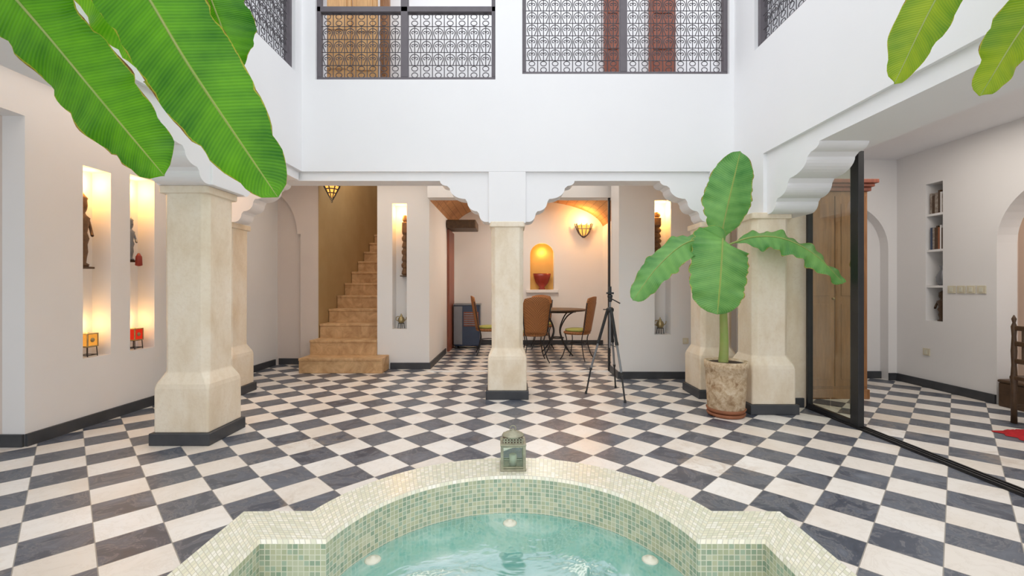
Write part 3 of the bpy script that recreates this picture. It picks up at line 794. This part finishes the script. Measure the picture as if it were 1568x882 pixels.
# ------------------------------------------------------------------ banana leaves
def leaf(name, P, W, nrm, mat, parent, fold=.18, rip=.03, seed=0, t0=.12, n=72, m=14, rr=.012, rip_f=26, tear=.06, tip=.55):
    c = catmull(P, n); L = sum((c[i + 1] - c[i]).length for i in range(n))
    vs, uvs, fs = [], [], []
    nrm = Vector(nrm).normalized()
    for i, p in enumerate(c):
        t = i / n
        T = (c[min(i + 1, n)] - c[max(i - 1, 0)]).normalized()
        side = T.cross(nrm).normalized(); up = side.cross(T).normalized()
        a = min(1, max(0, (t - t0 * .3) / (t0 * 1.6))); wa = (a * a * (3 - 2 * a)) ** .8
        wb = math.sqrt(max(0, 1 - (max(0, t - tip) / (1 - tip)) ** 2.4))
        w = max(W / 2 * wa * wb, .002)
        for j in range(m + 1):
            v = j / m * 2 - 1
            e = 1
            nn = mnoise.noise(Vector((t * 26 + seed * 7, (v > 0) * 5.0 + seed, 0)))
            if abs(v) > .7: e = 1 - tear * max(0, nn) * 3 * (abs(v) - .7) / .3
            r = rip * abs(v) ** 1.6 * (math.sin(t * rip_f + seed * 2 + (v > 0) * 1.7) + .6 * math.sin(t * rip_f * 2.3 + seed)) * wa
            z = -fold * abs(v) * w + r
            vs.append(p + side * (w * v * e) + up * z); uvs.append((t * L, (v + 1) / 2))
    W1 = m + 1
    for i in range(n):
        for j in range(m): a = i * W1 + j; fs.append((a, a + 1, a + W1 + 1, a + W1))
    o = mesh(name, vs, fs, mat, parent, True, uvs)
    mv, mf = [], []; q = 6
    for i, p in enumerate(c):
        T = (c[min(i + 1, n)] - c[max(i - 1, 0)]).normalized(); side = T.cross(nrm).normalized(); up = side.cross(T)
        r = rr * (1 - .85 * i / n)
        for k in range(q): mv.append(p + side * r * math.cos(2 * pi * k / q) + up * r * math.sin(2 * pi * k / q))
    for i in range(n):
        for k in range(q): mf.append((i * q + k, i * q + (k + 1) % q, (i + 1) * q + (k + 1) % q, (i + 1) * q + k))
    mesh(name + '_midrib', mv, mf, 'stem', parent, True)
    return o

# potted plant (centre-right)
PX, PY = 2.36, 4.90
g = G('potted_banana_plant', (PX, PY, 0))
lathe('stand_plate', [(.17, .0), (.19, .01), (.20, .035), (.16, .04)], (0, 0, .0), 'terracotta', g, 28)
lathe('saucer', [(.15, .04), (.19, .05), (.205, .085), (.195, .085)], (0, 0, 0), 'terracotta', g, 28)
lathe('pot', [(.175, .07), (.19, .09), (.205, .35), (.212, .52), (.222, .53), (.222, .60), (.20, .60), (.19, .57)], (0, 0, 0), 'pot', g, 36)
lathe('soil', [(.19, .0), (.188, .012), (.1, .02)], (0, 0, .565), 'soil', g, 24)
stem = catmull([(-.03, 0, .57), (-.02, 0, .8), (-.03, 0, 1.2), (-.04, 0, 1.6), (-.04, 0, 1.92)], 20)
vs, fs = [], []
for i, p in enumerate(stem):
    r = .052 - .028 * i / 20
    for k in range(12): vs.append((p.x + r * math.cos(k * pi / 6), p.y + r * math.sin(k * pi / 6), p.z))
for i in range(20):
    for k in range(12): fs.append((i * 12 + k, i * 12 + (k + 1) % 12, (i + 1) * 12 + (k + 1) % 12, (i + 1) * 12 + k))
mesh('pseudostem', vs, fs, 'stem', g, True)
leaf('leaf_up', [(-.04, 0, 1.86), (-.05, -.03, 2.04), (.02, -.06, 2.42), (.11, -.10, 2.88)], .54, (0, -1, .25), 'leaf2', g, .25, .02, 1, t0=.34)
leaf('leaf_front', [(-.04, 0, 1.82), (-.10, -.14, 1.93), (-.17, -.28, 1.82), (-.23, -.36, 1.46), (-.27, -.38, 1.13)], .60, (0, -1, .35), 'leaf2', g, .2, .02, 2, t0=.2, tip=.68)
leaf('leaf_left', [(-.04, 0, 1.86), (-.25, -.10, 1.93), (-.55, -.20, 1.86), (-.87, -.30, 1.60), (-1.13, -.38, 1.27)], .34, (-.1, -.85, .75), 'leaf2', g, .3, .03, 3, t0=.22)
leaf('leaf_right', [(-.02, 0, 1.86), (.24, -.10, 1.95), (.52, -.2, 1.92), (.80, -.28, 1.74), (1.03, -.36, 1.45)], .34, (.1, -.85, .75), 'leaf2', g, .3, .03, 4, t0=.2)

# tall banana plants near the viewer (trunks just outside the view)
def trunk(g, x, y, h, lean=0):
    P = catmull([(x, y, 0.4), (x, y, h * .5), (x + lean, y, h)], 16); vs, fs = [], []
    for i, p in enumerate(P):
        r = .10 - .05 * i / 16
        for k in range(14): vs.append((p.x + r * math.cos(k * pi / 7), p.y + r * math.sin(k * pi / 7), p.z))
    for i in range(16):
        for k in range(14): fs.append((i * 14 + k, i * 14 + (k + 1) % 14, (i + 1) * 14 + (k + 1) % 14, (i + 1) * 14 + k))
    mesh('pseudostem', vs, fs, 'stem', g, True)
PP = [(.24, 0), (.26, .05), (.30, .5), (.32, .52), (.32, .58), (.29, .58), (.28, .52)]
g = G('banana_plant')
trunk(g, -2.3, 1.3, 3.0, .0)
lathe('planter', PP, (-2.3, 1.3, 0), 'pot', g, 32)
lathe('planter_soil', [(.28, 0), (.27, .01), (.1, .02)], (-2.3, 1.3, .53), 'soil', g, 24)
leaf('leaf_long', [(-2.3, 1.35, 2.95), (-2.10, 1.75, 3.22), (-1.84, 2.05, 2.97), (-1.58, 2.2, 2.47), (-1.24, 2.35, 1.88)], .46, (.25, -1, -.25), 'leaf', g, .12, .012, 5, t0=.18, tip=.68)
leaf('leaf_low', [(-2.3, 1.32, 2.9), (-2.42, 1.85, 2.98), (-2.28, 2.1, 2.69), (-2.04, 2.22, 2.32), (-1.80, 2.30, 1.98)], .40, (.15, -1, -.45), 'leaf', g, .15, .02, 6, t0=.18, tip=.68)
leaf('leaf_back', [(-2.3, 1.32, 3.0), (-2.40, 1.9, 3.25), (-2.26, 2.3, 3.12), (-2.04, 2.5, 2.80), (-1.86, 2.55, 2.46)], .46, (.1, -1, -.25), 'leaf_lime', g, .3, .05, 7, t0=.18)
leaf('leaf_upper', [(-2.3, 1.4, 3.0), (-2.15, 2.2, 3.6), (-1.88, 2.5, 3.38), (-1.72, 2.6, 2.98), (-1.66, 2.62, 2.70)], .36, (.2, -1, -.2), 'leaf', g, .2, .03, 8, t0=.18, tip=.68)
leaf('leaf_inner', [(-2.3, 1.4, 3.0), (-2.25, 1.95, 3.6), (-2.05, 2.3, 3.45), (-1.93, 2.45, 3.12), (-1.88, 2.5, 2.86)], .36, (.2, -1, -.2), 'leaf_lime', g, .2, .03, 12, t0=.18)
g = G('banana_plant')
trunk(g, 2.42, .85, 3.3, -.0)
lathe('planter', PP, (2.42, .85, 0), 'pot', g, 32)
lathe('planter_soil', [(.28, 0), (.27, .01), (.1, .02)], (2.42, .85, .53), 'soil', g, 24)
leaf('leaf_a', [(2.42, .95, 3.25), (2.45, 1.5, 3.6), (2.27, 1.95, 3.35), (2.08, 2.15, 2.85), (1.91, 2.22, 2.42)], .25, (-.2, -1, -.1), 'leaf_olive', g, .2, .015, 9, t0=.15, tip=.68)
leaf('leaf_b', [(2.42, .95, 3.2), (2.64, 1.5, 3.4), (2.64, 1.95, 3.05), (2.5, 2.15, 2.7), (2.34, 2.22, 2.36)], .24, (-.2, -1, -.1), 'leaf_olive', g, .2, .02, 10, t0=.15, tip=.68)

# ------------------------------------------------------------------ right room furniture
g = G('armoire', (3.95, 5.86, 0))
box('carcass', (-.32, .54), (-.25, .25), (.1, 2.62), 'wood', g, .006)
box('plinth', (-.33, .56), (-.27, .26), (0, .12), 'wood', g, .01)
boxes('cornice', [((-.33, .57), (-.28, .27), (2.62, 2.67)), ((-.33, .59), (-.31, .29), (2.67, 2.71)), ((-.33, .62), (-.34, .3), (2.71, 2.76))], 'redwood', g, .008)
for i, (a, b) in enumerate(((-.30, .11), (.12, .52))):
    box('door_panel_%d' % i, (a, b), (-.27, -.25), (.16, 2.56), 'wood', g, .006)
    for j, (c, d) in enumerate(((.25, 1.2), (1.3, 2.46))): box('inset_%d_%d' % (i, j), (a + .07, b - .07), (-.28, -.27), (c, d), 'wood', g, .008)
lathe('knob', [(.012, 0), (.018, .02), (.01, .03)], (.09, -.28, 1.25), 'brass', g, 10)

g = G('niche_shelves')
boxes('shelves', [((5.86, 6.098), (6.032, 6.278), (z - .015, z + .015)) for z in (1.42, 1.92, 2.42)], 'white_in', g)
g = G('books')
for zb, hh in ((2.437, .32), (1.937, .34)):
    y = 6.05
    while y < 6.24:
        w = random.uniform(.018, .04); h = hh * random.uniform(.75, 1)
        box('book', (5.88, 6.06), (y, y + w), (zb, zb + h), random.choice(['book_a', 'darkwood', 'white_in', 'navy', 'terracotta']), g); y += w + .002
g = G('ceramic_vase', (5.97, 6.15, 1.437))
lathe('body', [(.04, 0), (.07, .05), (.075, .12), (.04, .19), (.025, .23), (.04, .27), (.03, .27)], (0, 0, 0), 'greymetal', g)
statue('bronze_figurine', (5.96, 6.15, .942), .42, 1.1, 'darkwood', -pi / 2)

def switchplate(name, y, z, n, x=5.848):
    g = G(name)
    for i in range(n):
        yy = y - i * .125
        box('plate_%d' % i, (x - .012, x), (yy - .052, yy + .052), (z - .05, z + .05), 'porcelain', g, .003)
        box('rocker_%d' % i, (x - .018, x - .012), (yy - .02, yy + .02), (z - .03, z + .03), 'cream', g, .002)
switchplate('light_switch_row', 5.90, 1.38, 4)
switchplate('wall_outlet', 6.26, .50, 1)
g = G('wall_outlet')
box('plate', (2.63, 2.72), (6.838, 6.849), (.54, .63), 'porcelain', g, .003); box('socket', (2.655, 2.695), (6.834, 6.838), (.565, .605), 'cream', g)

# dark wooden chair at right edge
g = G('carved_wooden_chair', (5.42, 4.38, 0), -pi / 2)
for sx in (-1, 1):
    lathe('back_post_%d' % sx, [(.025, 0), (.022, .3), (.028, .45), (.02, .6), (.025, .75), (.018, .9), (.024, 1.0), (.012, 1.04), (.02, 1.08), (.004, 1.12)], (sx * .22, -.22, 0), 'darkwood', g, 10)
    lathe('front_leg_%d' % sx, [(.02, 0), (.026, .1), (.018, .2), (.026, .35), (.024, .45)], (sx * .22, .22, 0), 'darkwood', g, 10)
    cyl('side_stretcher_%d' % sx, (sx * .22, -.22, .18), (sx * .22, .22, .18), .013, .013, 'darkwood', g, 8)
box('seat', (-.25, .25), (-.24, .25), (.45, .49), 'darkwood', g, .01)
for i, z in enumerate((.62, .80, .96)): box('back_slat_%d' % i, (-.21, .21), (-.235, -.205), (z, z + .05), 'darkwood', g, .01)
for i in range(5): cyl('spindle_%d' % i, (-.14 + i * .07, -.22, .66), (-.14 + i * .07, -.22, .97), .009, .009, 'darkwood', g, 8)
cyl('front_stretcher', (-.22, .22, .2), (.22, .22, .2), .013, .013, 'darkwood', g, 8)
g = G('wooden_chest', (5.92, 5.08, 0))
box('body', (-.14, .14), (-.2, .2), (0, .28), 'darkwood', g, .01)
box('lid', (-.15, .15), (-.21, .21), (.28, .32), 'darkwood', g, .02)
vs, fs = [], []
for i in range(17):
    for j in range(17):
        x, y = i / 16 - .5, j / 16 - .5; r = math.hypot(x, y) * 2
        z = max(.004, .07 * (1 - r) + .03 * mnoise.noise(Vector((x * 7, y * 7, 1))))
        vs.append((x * .42 * (1 + .1 * math.sin(j)), y * .3, z))
for i in range(16):
    for j in range(16): a = i * 17 + j; fs.append((a, a + 1, a + 18, a + 17))
o = mesh('red_floor_cloth', vs, fs, 'redcloth', None, True); o.location = (4.90, 4.2, 0)

# ------------------------------------------------------------------ lights
W = bpy.data.worlds.new('World'); S.world = W; W.use_nodes = True
nt = W.node_tree; bg = nt.nodes['Background']; bg.inputs[1].default_value = 1.6
# overcast sky: brighter overhead, darker towards the horizon
tc = nt.nodes.new('ShaderNodeTexCoord'); sx = nt.nodes.new('ShaderNodeSeparateXYZ'); rp = nt.nodes.new('ShaderNodeValToRGB')
nt.links.new(tc.outputs['Generated'], sx.inputs[0]); nt.links.new(sx.outputs[2], rp.inputs[0]); nt.links.new(rp.outputs[0], bg.inputs[0])
e = rp.color_ramp.elements
e[0].position = 0.0; e[0].color = (.83, .85, .885, 1); e[1].position = .75; e[1].color = (1.15, 1.165, 1.19, 1)
warm = (1, .92, .83)
area('fill_gallery_back', (-1.0, 6.9, 3.32), 5, 21, warm, sy=1.0)  # added area fill brightening the back gallery, no real fitting
area('fill_gallery_left', (-3.8, 4.5, 3.32), .8, 10, warm, sy=4)  # added fill light along the left gallery
area('fill_dining', (.4, 9.3, 3.4), 1.2, 46, (1, .88, .74))  # invented fill to lift the dining room, not a fixture
area('fill_room', (4.7, 4.2, 3.32), 1.2, 36, warm, sy=3)  # added fill light for the right room
area('fill_alcove', (6.3, 4.6, 3.2), .3, 8, warm, sy=1)  # small extra fill added inside the alcove
N1 = (1, .47, .10)
for nm, (x, y, z) in (('a', (-4.42, 4.6, 2.50)), ('b', (-4.42, 5.17, 2.55)), ('c', (-1.945, 7.80, 2.72)), ('d', (2.325, 6.97, 2.61))):
    point('niche_lamp_' + nm, (x, y, z), 8.5, N1, .02)
for nm, (x, y, z) in (('a', (-4.42, 4.6, 1.02)), ('b', (-4.42, 5.17, 1.02))):
    point('candle_lamp_' + nm, (x, y, z), 1.6, (1, .55, .2), .02)
point('fill_stairwell', (-2.9, 9.2, 4.2), 14, (1, .70, .40), .2)  # added warm point fill for the stairwell, no lamp hangs here

# ------------------------------------------------------------------ camera
cd = bpy.data.cameras.new('camera'); cam = bpy.data.objects.new('camera', cd); COL.objects.link(cam)
cam.location = (0, 0, 1.4); cam.rotation_euler = (pi / 2, 0, 0)
cd.sensor_width = 36; cd.lens = 36 * 680 / 1568; cd.clip_start = .05
S.camera = cam
S.view_settings.view_transform = 'Standard'
S.view_settings.exposure = 0.0
